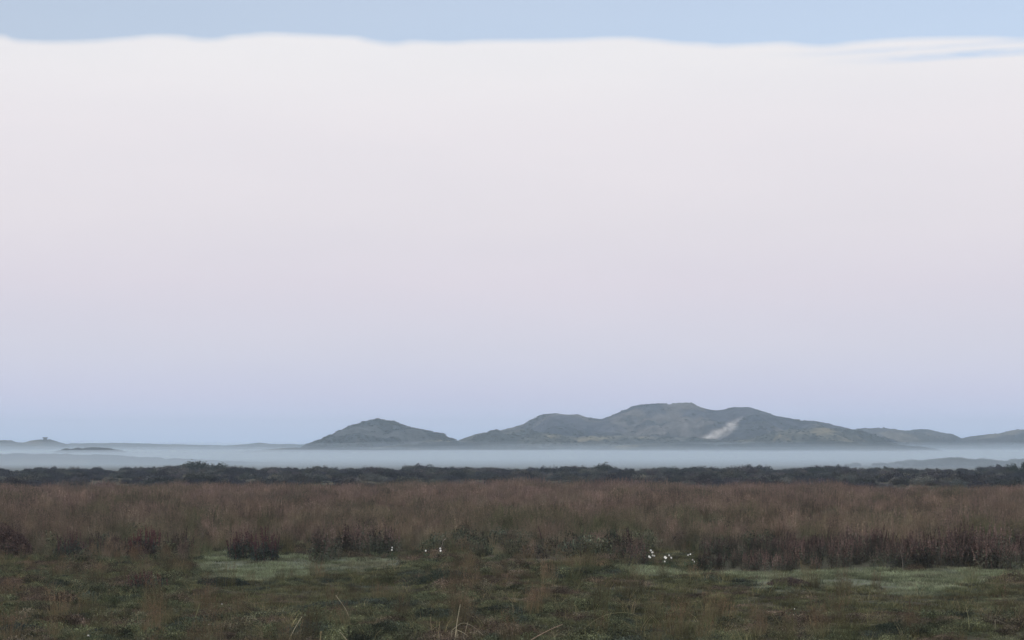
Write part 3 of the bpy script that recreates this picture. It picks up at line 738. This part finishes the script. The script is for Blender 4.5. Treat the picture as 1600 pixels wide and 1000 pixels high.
# scrub standing in the mist, right
XR, YR, HR = HILLS[-1][:3]
pk = RNG.choice(XR.size, 520, p=(np.clip(HR.ravel() + 1.5, 0, 1) ** 2 + 1e-9) / (np.clip(HR.ravel() + 1.5, 0, 1) ** 2 + 1e-9).sum())
x = XR.ravel()[pk]; y = YR.ravel()[pk]; zr = HR.ravel()[pk]
c = noise_col(x, y, [(0.04, 0.042, 0.04), (0.05, 0.055, 0.045)], 9, 71, 0.2)
s = (0.3 + 1.3 * fbm(x / 5, y / 12, 73, 2))[:, None] * RNG.uniform(0.7, 1.15, (len(x), 1)) * np.array([[1.5, 1.5, 1.0]])
scatter('scrub', np.stack([x, y, zr - 0.05], -1), s, c, P_SCRUB, 5, 'faint grey scrub standing in the mist on the right', 'scrub', tilt=0.04)
# bushes on the dunes
P = []; Cc = []
for (Xg, Yg, H, dark, u, sm) in HILLS[:4]:
    m = (dark.ravel() * (np.abs(u).ravel() < 1.0) + 0.06) * (sm.ravel() < 0.05)
    cand = RNG.choice(Xg.size, 6500, p=m / m.sum())
    P.append(np.stack([Xg.ravel()[cand], Yg.ravel()[cand], H.ravel()[cand] - 0.15], -1))
P = np.vstack(P)
c = noise_col(P[:, 0], P[:, 1], [(0.034, 0.044, 0.046), (0.046, 0.055, 0.052), (0.070, 0.076, 0.062)], 14, 81, 0.15)
s = (0.22 + 0.75 * RNG.uniform(0, 1, (len(P), 1)) ** 2.6) * np.array([[1.6, 1.6, 1.0]])
scatter('dune_scrub', P, s, c, P_SCRUB, 5, 'low scrub spotted over the slopes of the dunes', 'scrub', tilt=0.1)

# ------------------------------------------------------------------ single things
# bushes that stand out of the scrub belt
def bush(px, y_top, d, width, label, seed, c=(0.032, 0.042, 0.038), n=2600, lobes=8):
    x = (px - 800) / F * d; zt = EYE - (y_top - HZ) / F * d; zg = float(ground_z(x, d)) - 0.03
    r = empty('bush', (x, d, zg))
    tag(r, label, 'bush', 'bushes rising above the dark scrub')
    me = shrub_mesh(seed, 1.0, 1.0, n, 0.1, lobes, 'foliage')
    co = np.zeros(len(me.vertices) * 3, np.float32); me.vertices.foreach_get('co', co); co = co.reshape(-1, 3)
    rx = np.abs(co[:, 0]).max(); mz = np.percentile(co[:, 2], 99.5)
    co[:, 0] *= width / 2 / rx; co[:, 1] *= min(width / 2, 1.6) / rx; co[:, 2] *= (zt - zg) / mz
    me.vertices.foreach_set('co', co.ravel())
    a = me.color_attributes['col']; cc = np.zeros(len(me.vertices) * 4, np.float32); a.data.foreach_get('color', cc); cc = cc.reshape(-1, 4)
    cc[:, :3] *= np.array(c); a.data.foreach_set('color', cc.ravel())
    link('foliage', me, M_OWN, r)
    g = Geo(); rr = np.random.default_rng(seed)
    for k in range(7):
        q = np.array([rr.uniform(-0.35, 0.35) * width, rr.uniform(-0.4, 0.4), (zt - zg) * rr.uniform(0.6, 0.9)])
        tube(g, curve_pts((q[0] * 0.3, q[1] * 0.3, 0), q, (0, 0, -0.05)), 0.03, 0.008, (0.06, 0.05, 0.042), 5)
    link('stem', g.mesh('stem'), M_OWN, r)
bush(310, 721, 172, 4.6, 'tallest rounded bush of the wide dark hump left of the lone dune', 301)
bush(347, 724, 168, 4.0, 'lower bush forming the right end of the wide dark hump', 302)
bush(277, 726.5, 170, 3.4, 'small bush at the left end of the wide dark hump', 303)
bush(945, 724, 165, 3.0, 'broad dark bush on the scrub line below the highest dune', 304)
bush(498, 728.5, 176, 2.6, 'low bush on the scrub line below the lone rounded dune', 305)
bush(1240, 730, 160, 1.2, 'small domed bush just left of a wider one on the scrub line', 306)
bush(1275, 729, 162, 1.9, 'wider domed bush just before the faint scrub in the mist', 307)
bush(1584, 724.5, 150, 1.8, 'round dark bush at the right edge of the picture', 308)
bush(1604, 720, 150, 1.7, 'tall bush cut off by the right edge of the picture', 309)
bush(1150, 731, 160, 2.4, 'flat-topped bush on the scrub line below the sand scar', 310)

# darker mounds of heather in the grass
def mound(px, y_base, width, h, c, label, seed, depth=0.5, cat='heather mound', name='heather_mound', leaf=0.04, tip=1.8):
    x, d, z = gpos(px, y_base)
    r = np.random.default_rng(seed); g = Geo()
    P = hemi_points(4600 if tip == 1.8 else 9000, 1, 1, r, 0.45 if tip == 1.8 else 0.2, 7, seed) * [width / 2, depth, h]
    leaves(g, P, leaf, c, 0.4, 0.5, r)
    k = Geo()
    gb = Geo(); blades(gb, 160, 1, h * 1.35, 0.006, 0.4, tip=np.array(c) * tip, root=c, rng=r)
    V = np.vstack(gb.v); V[:, 0] *= width / 2 * 0.9; V[:, 1] *= depth * 0.9
    g.add(V, None, np.vstack(gb.f4), np.vstack(gb.c))
    o = link(name, g.mesh(name), M_OWN); o.location = (x, d, z - 0.03)
    tag(o, label, cat)
mound(266, 786, 2.2, 0.30, (0.075, 0.042, 0.042), 'dark reddish heather mound in the far grass on the left', 401, leaf=0.06)
mound(14, 790, 2.6, 0.42, (0.055, 0.062, 0.042), 'dark green mound in the far grass at the left edge', 402, leaf=0.06)
mound(540, 775, 1.3, 0.26, (0.06, 0.04, 0.04), 'small dark heather mound in the far grass below the lone dune', 403, leaf=0.06)
mound(-4, 872, 1.5, 0.74, (0.090, 0.060, 0.052), 'sloping red-brown mound cut off by the left edge', 404, 0.5, tip=0.9)
mound(345, 908, 0.9, 0.16, (0.035, 0.045, 0.038), 'dark green heather hummock at the left end of the pale clearing', 405, 0.35, leaf=0.025)
mound(690, 914, 1.3, 0.24, (0.038, 0.05, 0.034), 'dark green heather hummock in the middle of the foreground', 406, 0.45, leaf=0.025)
mound(35, 985, 0.75, 0.2, (0.032, 0.046, 0.042), 'blue-green hummock in the bottom left corner', 407, 0.35, leaf=0.02)
mound(158, 988, 0.4, 0.13, (0.034, 0.044, 0.038), 'small dark hummock right of the bottom left corner', 408, 0.3, leaf=0.02)
mound(1395, 985, 0.6, 0.17, (0.034, 0.044, 0.03), 'dark green hummock near the bottom right', 409, 0.35, leaf=0.02)
mound(1232, 922, 0.75, 0.15, (0.075, 0.055, 0.05), 'reddish hummock inside the right pale clearing', 410, 0.3, leaf=0.025)
mound(1430, 893, 0.45, 0.14, (0.08, 0.062, 0.042), 'rusty tuft on the upper rim of the right clearing', 411, 0.25, leaf=0.025)

# dark red-brown herb clumps
def herb_clump(px, y_base, width, h, stems, label, seed, c=(0.11, 0.075, 0.072)):
    x, d, z = gpos(px, y_base); r = np.random.default_rng(seed)
    root = empty('herb_clump', (x, d, z - 0.01)); tag(root, label, 'herb clump', 'red-brown herb clumps')
    gs = Geo(); gl = Geo(); gk = Geo(); c = np.array(c)
    for i in range(stems):
        bx = r.uniform(-1, 1) * width / 2; by = r.normal(0, 0.12); hh = h * r.uniform(0.6, 1.05) * (1 - 0.35 * abs(bx) / (width / 2 + 1e-6))
        p0 = np.array([bx, by, 0]); p1 = p0 + [r.normal(0, 0.05), r.normal(0, 0.05), hh]
        tube(gs, curve_pts(p0, p1, (r.normal(0, 0.02), 0, 0), 5), 0.0045, 0.002, c * [0.9, 0.7, 0.65], 4)
        tt = r.uniform(0.45, 1, 70)[:, None]
        leaves(gk, p0 + (p1 - p0) * tt + r.normal(0, 0.013, (70, 3)) * (1.3 - tt), 0.022, c * [0.85, 0.74, 0.74], 0.4, 0.6, r, up=0.6)
        tt = r.uniform(0, 0.6, 46)[:, None]
        leaves(gl, p0 + (p1 - p0) * tt + r.normal(0, 0.045, (46, 3)), 0.05, (0.045, 0.058, 0.048), 0.35, 0.35, r)
    link('stem', gs.mesh('stem'), M_OWN, root); link('seed_head', gk.mesh('seed_head'), M_OWN, root); link('foliage', gl.mesh('foliage'), M_OWN, root)
herb_clump(110, 874, 0.55, 0.72, 22, 'thin red-brown herb clump, first one right of the sloping mound', 501)
herb_clump(165, 872, 0.75, 0.62, 34, 'broad dark herb clump between the thin one and the reddest one', 502, (0.085, 0.07, 0.062))
herb_clump(228, 874, 0.62, 0.74, 40, 'dark red herb clump, the reddest and densest on the left', 503, (0.13, 0.062, 0.066))
herb_clump(383, 877, 0.62, 0.72, 30, 'dark herb clump just above the left pale clearing', 504, (0.11, 0.07, 0.07))
herb_clump(415, 879, 0.50, 0.78, 30, 'darker taller herb clump touching the right side of another above the left clearing', 505, (0.10, 0.058, 0.06))
herb_clump(235, 915, 0.7, 0.44, 18, 'sparse red-brown herbs in the heath below the left clumps', 506, (0.12, 0.075, 0.065))

# white flowers
def flower(root, off, size, rng, up=0.25):
    g = Geo(); n = 6
    cen = np.array(off, float)
    nrm = Vector((rng.normal(0, 0.35), -1.0, up + rng.normal(0, 0.25))).normalized()
    q = nrm.to_track_quat('Z', 'Y'); ux = np.array(q @ Vector((1, 0, 0))); uy = np.array(q @ Vector((0, 1, 0))); uz = np.array(nrm)
    for k in range(n):
        a = 2 * math.pi * k / n + rng.normal(0, 0.1); dr = ux * math.cos(a) + uy * math.sin(a); sd_ = -ux * math.sin(a) + uy * math.cos(a)
        R = size * rng.uniform(0.42, 0.56)
        V = [cen, cen + dr * R * 0.55 + sd_ * R * 0.34 + uz * R * 0.15, cen + dr * R + uz * R * 0.38, cen + dr * R * 0.55 - sd_ * R * 0.34 + uz * R * 0.15]
        g.add(V, None, [[0, 1, 2, 3]], (0.8, 0.8, 0.78))
    link('petal_ring', g.mesh('petal_ring'), M_OWN, root)
    b_ = Geo(); a = np.linspace(0, 2 * np.pi, 8, endpoint=False)
    R = size * 0.12
    ring = [cen + uz * 0.003 + ux * R * math.cos(t) + uy * R * math.sin(t) for t in a]; top = cen + uz * (0.003 + R)
    b_.add(ring + [top], [[i, (i + 1) % 8, 8] for i in range(8)], None, (0.6, 0.52, 0.2))
    link('flower_centre', b_.mesh('flower_centre'), M_OWN, root)
def flower_plant(heads, y_base, label, seed, size=0.055, col=None):
    px0 = sum(h[0] for h in heads) / len(heads)
    x, d, z = gpos(px0, y_base); rng = np.random.default_rng(seed)
    root = empty('white_flower', (x, d, z)); tag(root, label, 'flower', 'white flowers in the heath')
    for (hx, hy) in heads:
        ox = (hx - 800) / F * d - x; oz = EYE - (hy - HZ) / F * d - z
        g = Geo(); oy = rng.normal(0, 0.03)
        tube(g, curve_pts((ox * 0.35, oy * 0.3, 0), (ox, oy, oz), (rng.normal(0, 0.02), 0, 0.01), 6), 0.003, 0.002, (0.07, 0.09, 0.045), 4)
        link('stem', g.mesh('stem'), M_OWN, root)
        flower(root, (ox, oy - 0.012, oz), size * 0.85 * rng.uniform(0.8, 1.15), rng)
    g = Geo(); P = hemi_points(90, 0.13, 0.14, rng, 0.5, 5, seed); leaves(g, P, 0.035, (0.06, 0.085, 0.05), 0.3, 0.4, rng)
    link('foliage', g.mesh('foliage'), M_OWN, root)
FL = 889
flower_plant([(1017, 860), (1019.5, 863)], FL, 'uppermost pair of white flowers, at the left end of the flower row', 601)
flower_plant([(1014, 869.5), (1015.5, 871)], FL, 'lowest white flowers on the left side of the first cluster', 602)
flower_plant([(1019.5, 867.5), (1022.5, 868.5)], FL, 'bright pair of white flowers on the right side of the first cluster', 603, 0.062)
flower_plant([(1044.5, 867.5)], FL, 'topmost single white flower of the middle cluster', 604, 0.07)
flower_plant([(1039, 870.5), (1041, 872)], FL, 'left white flowers of the middle cluster', 605, 0.062)
flower_plant([(1048.5, 871.5)], FL, 'right-hand single white flower of the middle cluster', 606, 0.068)
flower_plant([(1038.5, 877)], FL, 'small white flower lowest in the middle cluster', 607, 0.045)
flower_plant([(1075, 867.5)], FL, 'dim small white flower at the upper left of the right cluster', 608, 0.042)
flower_plant([(1079, 866)], FL, 'small narrow white flower at the top of the right cluster', 609, 0.045)
flower_plant([(1083, 875), (1084.5, 877.5)], FL, 'bright white flower pair lowest in the right cluster', 610, 0.056)
flower_plant([(612.5, 855.5), (612.5, 859.5)], 882, 'lone white flower standing far left of the other flowers', 611, 0.055)
flower_plant([(665, 860.5)], 882, 'cream flower half hidden between two white ones', 612, 0.05)
flower_plant([(687.5, 857), (688.5, 860.5)], 882, 'white flower beside a thin curved stalk', 613, 0.052)
flower_plant([(139.5, 992), (141, 993)], 1003, 'small white flower at the bottom left of the picture', 614, 0.026)
flower_plant([(328, 975)], 988, 'tiny white flower low in the left foreground', 615, 0.022)
flower_plant([(346.5, 944)], 956, 'tiny pale flower in the left heath above another tiny one', 616, 0.022)
flower_plant([(1241, 951)], 963, 'tiny pale flower in the rusty heath below the right clearing', 617, 0.022)

# dry stalks
def stalk(name, pts_px, y_base, r0, r1, c, label, cat='grass stalk', group='dry stalks in the heath', panicle=0.0, seed=1):
    x0, d, z0 = gpos(pts_px[0][0], y_base)
    P = np.array([((px - 800) / F * d, 0.0, EYE - (py - HZ) / F * d) for px, py in pts_px])
    P[:, 1] = np.linspace(0, 0.06, len(P))
    # smooth the polyline
    t = np.linspace(0, len(P) - 1, 14); Q = np.stack([np.interp(t, range(len(P)), P[:, k]) for k in range(3)], -1)
    for _ in range(2): Q[1:-1] = (Q[:-2] + 2 * Q[1:-1] + Q[2:]) / 4
    base = np.array([x0, 0.0, z0]); Q = Q - base
    Q = np.vstack([[Q[0, 0] * 0.9, 0, min(-0.01, Q[0, 2])], Q]) if Q[0, 2] > 0.01 else Q
    k_ = 1.8 if cat == 'grass stalk' and d < 26 else 1.2
    g = Geo(); tube(g, Q, r0 * k_, r1 * k_, np.array(c) * (1.35 if d < 26 else 1.0), 5)
    root = empty(name, (x0, d, z0)); tag(root, label, cat, group)   # stem radii below are real ones, a few millimetres
    link('stem', g.mesh('stem'), M_OWN, root)
    if panicle:
        r = np.random.default_rng(seed); g2 = Geo(); m = 70
        k = r.uniform(0.72, 1, m) * (len(Q) - 1); S = np.stack([np.interp(k, range(len(Q)), Q[:, a]) for a in range(3)], -1) + r.normal(0, panicle, (m, 3))
        leaves(g2, S, 0.011, np.array(c) * 1.05, 0.2, 0.35, r, up=0.8)
        link('seed_head', g2.mesh('seed_head'), M_OWN, root)
PALE = (0.36, 0.32, 0.22)
stalk('grass_stalk', [(545, 963), (540, 952), (532, 941), (524, 931)], 972, 0.0022, 0.0012, PALE, 'pale straight stalk leaning left in the left half of the foreground', panicle=0.003, seed=1)
stalk('grass_stalk', [(450, 1003), (456, 990), (464, 975), (471, 964)], 1003, 0.0022, 0.0012, PALE, 'pale stalk leaning right near the bottom edge', panicle=0.003, seed=2)
stalk('grass_stalk', [(710, 1004), (713, 980), (716, 960), (719, 945)], 1004, 0.0028, 0.0014, PALE, 'tall upright pale stalk, tallest in the foreground', panicle=0.003, seed=3)
stalk('grass_stalk', [(706, 985), (722, 972), (740, 979), (755, 994)], 1000, 0.0020, 0.0012, (0.26, 0.23, 0.16), 'arching stalk bending right beside the tallest upright one')
stalk('grass_stalk', [(714, 984), (726, 990), (736, 1000)], 1003, 0.0020, 0.0012, PALE, 'short stalk drooping to the bottom edge beside the tallest one')
stalk('grass_stalk', [(722, 1003), (727, 988), (731, 972)], 1003, 0.0016, 0.001, (0.26, 0.23, 0.16), 'thin grey stalk just right of the tallest upright one')
stalk('grass_stalk', [(686, 1003), (685, 990), (687, 973)], 1003, 0.0018, 0.001, (0.28, 0.22, 0.13), 'thin brown upright stalk just left of the tallest one')
stalk('grass_stalk', [(675, 985), (673, 975), (672, 964)], 995, 0.0014, 0.001, (0.24, 0.18, 0.12), 'shortest brown stalk left of the tallest upright one')
stalk('grass_stalk', [(825, 1003), (842, 993), (862, 983), (880, 976)], 1004, 0.0035, 0.0016, (0.30, 0.22, 0.16), 'tan stalk lying at a slant along the bottom edge')
stalk('grass_stalk', [(910, 985), (930, 968), (955, 958), (982, 957), (1000, 964)], 992, 0.0016, 0.001, (0.17, 0.16, 0.09), 'long low arching olive blade in the centre right foreground')
stalk('grass_stalk', [(545, 1003), (538, 996), (530, 988)], 1004, 0.002, 0.001, PALE, 'short pale stalk by the bottom edge leaning left')
stalk('grass_stalk', [(500, 1003), (500, 996), (501, 988)], 1004, 0.003, 0.001, (0.34, 0.27, 0.15), 'short straw-coloured seed stalk at the bottom edge', panicle=0.006, seed=5)
stalk('grass_stalk', [(305, 965), (308, 955), (311, 943)], 972, 0.002, 0.001, (0.22, 0.23, 0.11), 'greenish upright stalk in the left foreground')
stalk('grass_stalk', [(1515, 985), (1514, 965), (1511, 945)], 990, 0.003, 0.0014, (0.17, 0.17, 0.09), 'pale green upright stalk in the right foreground')
stalk('grass_stalk', [(1555, 968), (1570, 974), (1590, 982)], 990, 0.0016, 0.001, (0.25, 0.23, 0.17), 'thin pale stalk slanting down at the right edge')
stalk('grass_stalk', [(1411, 892), (1411, 878), (1408, 860)], 895, 0.004, 0.002, (0.26, 0.23, 0.2), 'thin pale stem in front of the red-brown herb belt')
stalk('grass_stalk', [(685, 872), (690, 855), (692, 845), (696, 842)], 874, 0.0035, 0.0022, (0.34, 0.28, 0.24), 'thin curved stalk rising above a white flower', panicle=0.005, seed=6)
stalk('grass_stalk', [(659, 872), (658, 855), (656, 841)], 874, 0.003, 0.002, (0.26, 0.22, 0.14), 'straw stalk rising above the cream flower')
stalk('dead_stem', [(850, 866), (848, 850), (845, 836), (841, 822)], 868, 0.018, 0.007, (0.06, 0.035, 0.033), 'dark upright dead stem sticking out of the brown grass', 'dead stem', 'dead stems', seed=9)
stalk('dead_stem', [(857, 868), (854, 853), (849, 842)], 868, 0.009, 0.004, (0.13, 0.09, 0.07), 'short thin brown stem leaning on the dark upright one', 'dead stem', 'dead stems', seed=9)

# straw tuft in the centre
def straw_tuft(px, y_base, R, h, c, label, seed, n=420):
    x, d, z = gpos(px, y_base); g = Geo(); r = np.random.default_rng(seed)
    blades(g, n, R, h, 0.005, 0.7, tip=np.array(c) * 1.2, root=np.array(c) * 0.75, rng=r)
    o = link('grass_tuft', g.mesh('grass_tuft'), M_OWN); o.location = (x, d, z - 0.01)
    tag(o, label, 'grass tuft', 'grass tufts standing out')
straw_tuft(905, 896, 0.32, 0.32, (0.19, 0.142, 0.09), 'straw-brown grass tuft in the middle left of the right clearing', 701, 520)
straw_tuft(935, 897, 0.2, 0.22, (0.27, 0.19, 0.11), 'smaller straw tuft touching the edge of the right clearing', 702, 260)
straw_tuft(1240, 1004, 0.10, 0.10, (0.24, 0.23, 0.15), 'pale curled grass tuft at the bottom edge right of centre', 703, 160)
straw_tuft(1203, 1003, 0.08, 0.12, (0.22, 0.22, 0.15), 'small pale grass tuft left of the curled one at the bottom', 704, 110)
straw_tuft(1572, 1000, 0.14, 0.13, (0.20, 0.21, 0.13), 'pale leafy tuft in the bottom right corner', 705, 160)
straw_tuft(655, 874, 0.2, 0.26, (0.19, 0.14, 0.09), 'brown grass tuft around the cream flower', 706, 200)
straw_tuft(240, 985, 0.13, 0.15, (0.22, 0.12, 0.065), 'orange-brown dead tuft low in the left foreground', 707, 200)

# hut on the flat-topped dune
def box(g, x0, x1, y0, y1, z0, z1, c):
    V = [(x, y, z) for x in (x0, x1) for y in (y0, y1) for z in (z0, z1)]
    g.add(V, None, [[0, 1, 3, 2], [4, 6, 7, 5], [0, 4, 5, 1], [2, 3, 7, 6], [0, 2, 6, 4], [1, 5, 7, 3]], c)
def hut():
    D = 1000; x = (70.5 - 800) / F * D; zt = EYE + (HZ - 688.2) / F * D
    r = empty('lookout_hut', (x, D, zt - 0.4)); tag(r, 'tiny lookout hut on top of the flat-topped dune far left', 'hut')
    g = Geo(); box(g, -0.8, 0.8, -0.9, 0.9, 0, 1.7, (0.09, 0.085, 0.08)); link('wall', g.mesh('wall'), M_OWN, r)
    g = Geo(); V = [(-1.3, -1.3, 1.7), (1.3, -1.3, 1.7), (1.3, 1.3, 1.7), (-1.3, 1.3, 1.7), (-1.1, -1.1, 2.3), (1.1, -1.1, 2.3), (1.1, 1.1, 2.3), (-1.1, 1.1, 2.3)]
    g.add(V, None, [[0, 3, 2, 1], [4, 5, 6, 7], [0, 1, 5, 4], [1, 2, 6, 5], [2, 3, 7, 6], [3, 0, 4, 7]], (0.05, 0.048, 0.047)); link('roof', g.mesh('roof'), M_OWN, r)
    g = Geo(); box(g, -0.5, 0.5, -0.93, -0.903, 0.9, 1.4, (0.02, 0.02, 0.022)); link('window', g.mesh('window'), M_OWN, r)
    g = Geo(); box(g, 0.803, 0.83, -0.4, 0.4, 0.02, 1.6, (0.05, 0.04, 0.035)); link('door', g.mesh('door'), M_OWN, r)
hut()

# ------------------------------------------------------------------ air
def slab(name, x0, x1, y0, y1, z0, ztop_fn, mat, label, nx=60, ny=40, cat='mist'):
    """closed body of mist with an uneven top and thinning ends"""
    xs = np.linspace(x0, x1, nx); ys = np.linspace(y0, y1, ny); X_, Y_ = np.meshgrid(xs, ys)
    Zt = ztop_fn(X_, Y_)
    top = np.stack([X_, Y_, Zt], -1).reshape(-1, 3); bot = np.stack([X_, Y_, np.full_like(X_, z0)], -1).reshape(-1, 3)
    n = nx * ny
    i = np.arange(ny - 1)[:, None]; j = np.arange(nx - 1)[None, :]
    q = np.stack([i * nx + j, i * nx + j + 1, (i + 1) * nx + j + 1, (i + 1) * nx + j], -1).reshape(-1, 4)
    qs = [q, q[:, ::-1] + n]
    j = np.arange(nx - 1); i = np.arange(ny - 1)
    for a, b_ in ((j, j + 1), ((ny - 1) * nx + j + 1, (ny - 1) * nx + j), ((i + 1) * nx, i * nx), (i * nx + nx - 1, (i + 1) * nx + nx - 1)):
        qs.append(np.stack([a + n, b_ + n, b_, a], -1))
    me = mesh_np(name, np.vstack([top, bot]), qs)
    o = link(name, me, mat); tag(o, label, cat, None, 'stuff')
    return o
def topfn(h, amp, seed, x0, x1, y0, y1, sx=60, sy=90, soft=60):
    def f(X_, Y_):
        e = sstep(x0, x0 + 120, X_) * (1 - sstep(x1 - 120, x1, X_)) * sstep(y0, y0 + soft, Y_) * (1 - sstep(y1 - soft, y1, Y_))
        z = h + amp * (fbm(X_ / sx, Y_ / sy, seed, 3) - 0.5)
        return -0.35 + (z + 0.35) * (0.25 + 0.75 * e)
    return f
MIST = True
if MIST:
    M_M1 = volume_material('mist_dense', 0.0050); M_M2 = volume_material('mist_mid', 0.0040); M_M3 = volume_material('mist_thin', 0.0014); M_M4 = volume_material('mist_veil', 0.0011)
    slab('mist', -700, 700, 245, 980, -1.7, topfn(1.5, 0.8, 901, -700, 700, 245, 980), M_M1, 'dense lowest sheet of white mist lying behind the scrub')
    slab('mist', -640, 640, 300, 920, -1.8, topfn(2.05, 1.1, 903, -640, 640, 300, 920), M_M2, 'middle sheet of mist in front of the dunes')
    for k_, hh_ in enumerate((2.5, 3.5, 4.9)):
        slab('mist', -610, 610, 560 + 20 * k_, 930, -2.1 - 0.1 * k_, topfn(hh_, 2.2 + 0.7 * k_, 911 + k_, -610, 610, 560 + 20 * k_, 930, 50, 70), M_M4, 'thin layer of mist fading upward over the dune feet')
    slab('mist', -620, 620, 640, 960, -2.0, topfn(5.2, 3.5, 907, -620, 620, 640, 960, 60, 90), M_M4, 'highest thinnest veil of mist on the lower dune slopes')
    slab('mist', -600, 600, 520, 900, -1.9, topfn(3.0, 2.5, 905, -600, 600, 560, 900, 70, 80), M_M3, 'thin veil of mist rising over the dune feet')
hz = Geo(); box(hz, -1700, 1700, -60, HAZE_END, -2.6, HAZE_TOP, (1, 1, 1))
o = link('haze', hz.mesh('haze'), volume_material('haze_air', HAZE, (0.74, 0.90, 1.0), 0.7))
tag(o, 'thin bluish evening haze over the whole heath', 'haze', None, 'stuff')
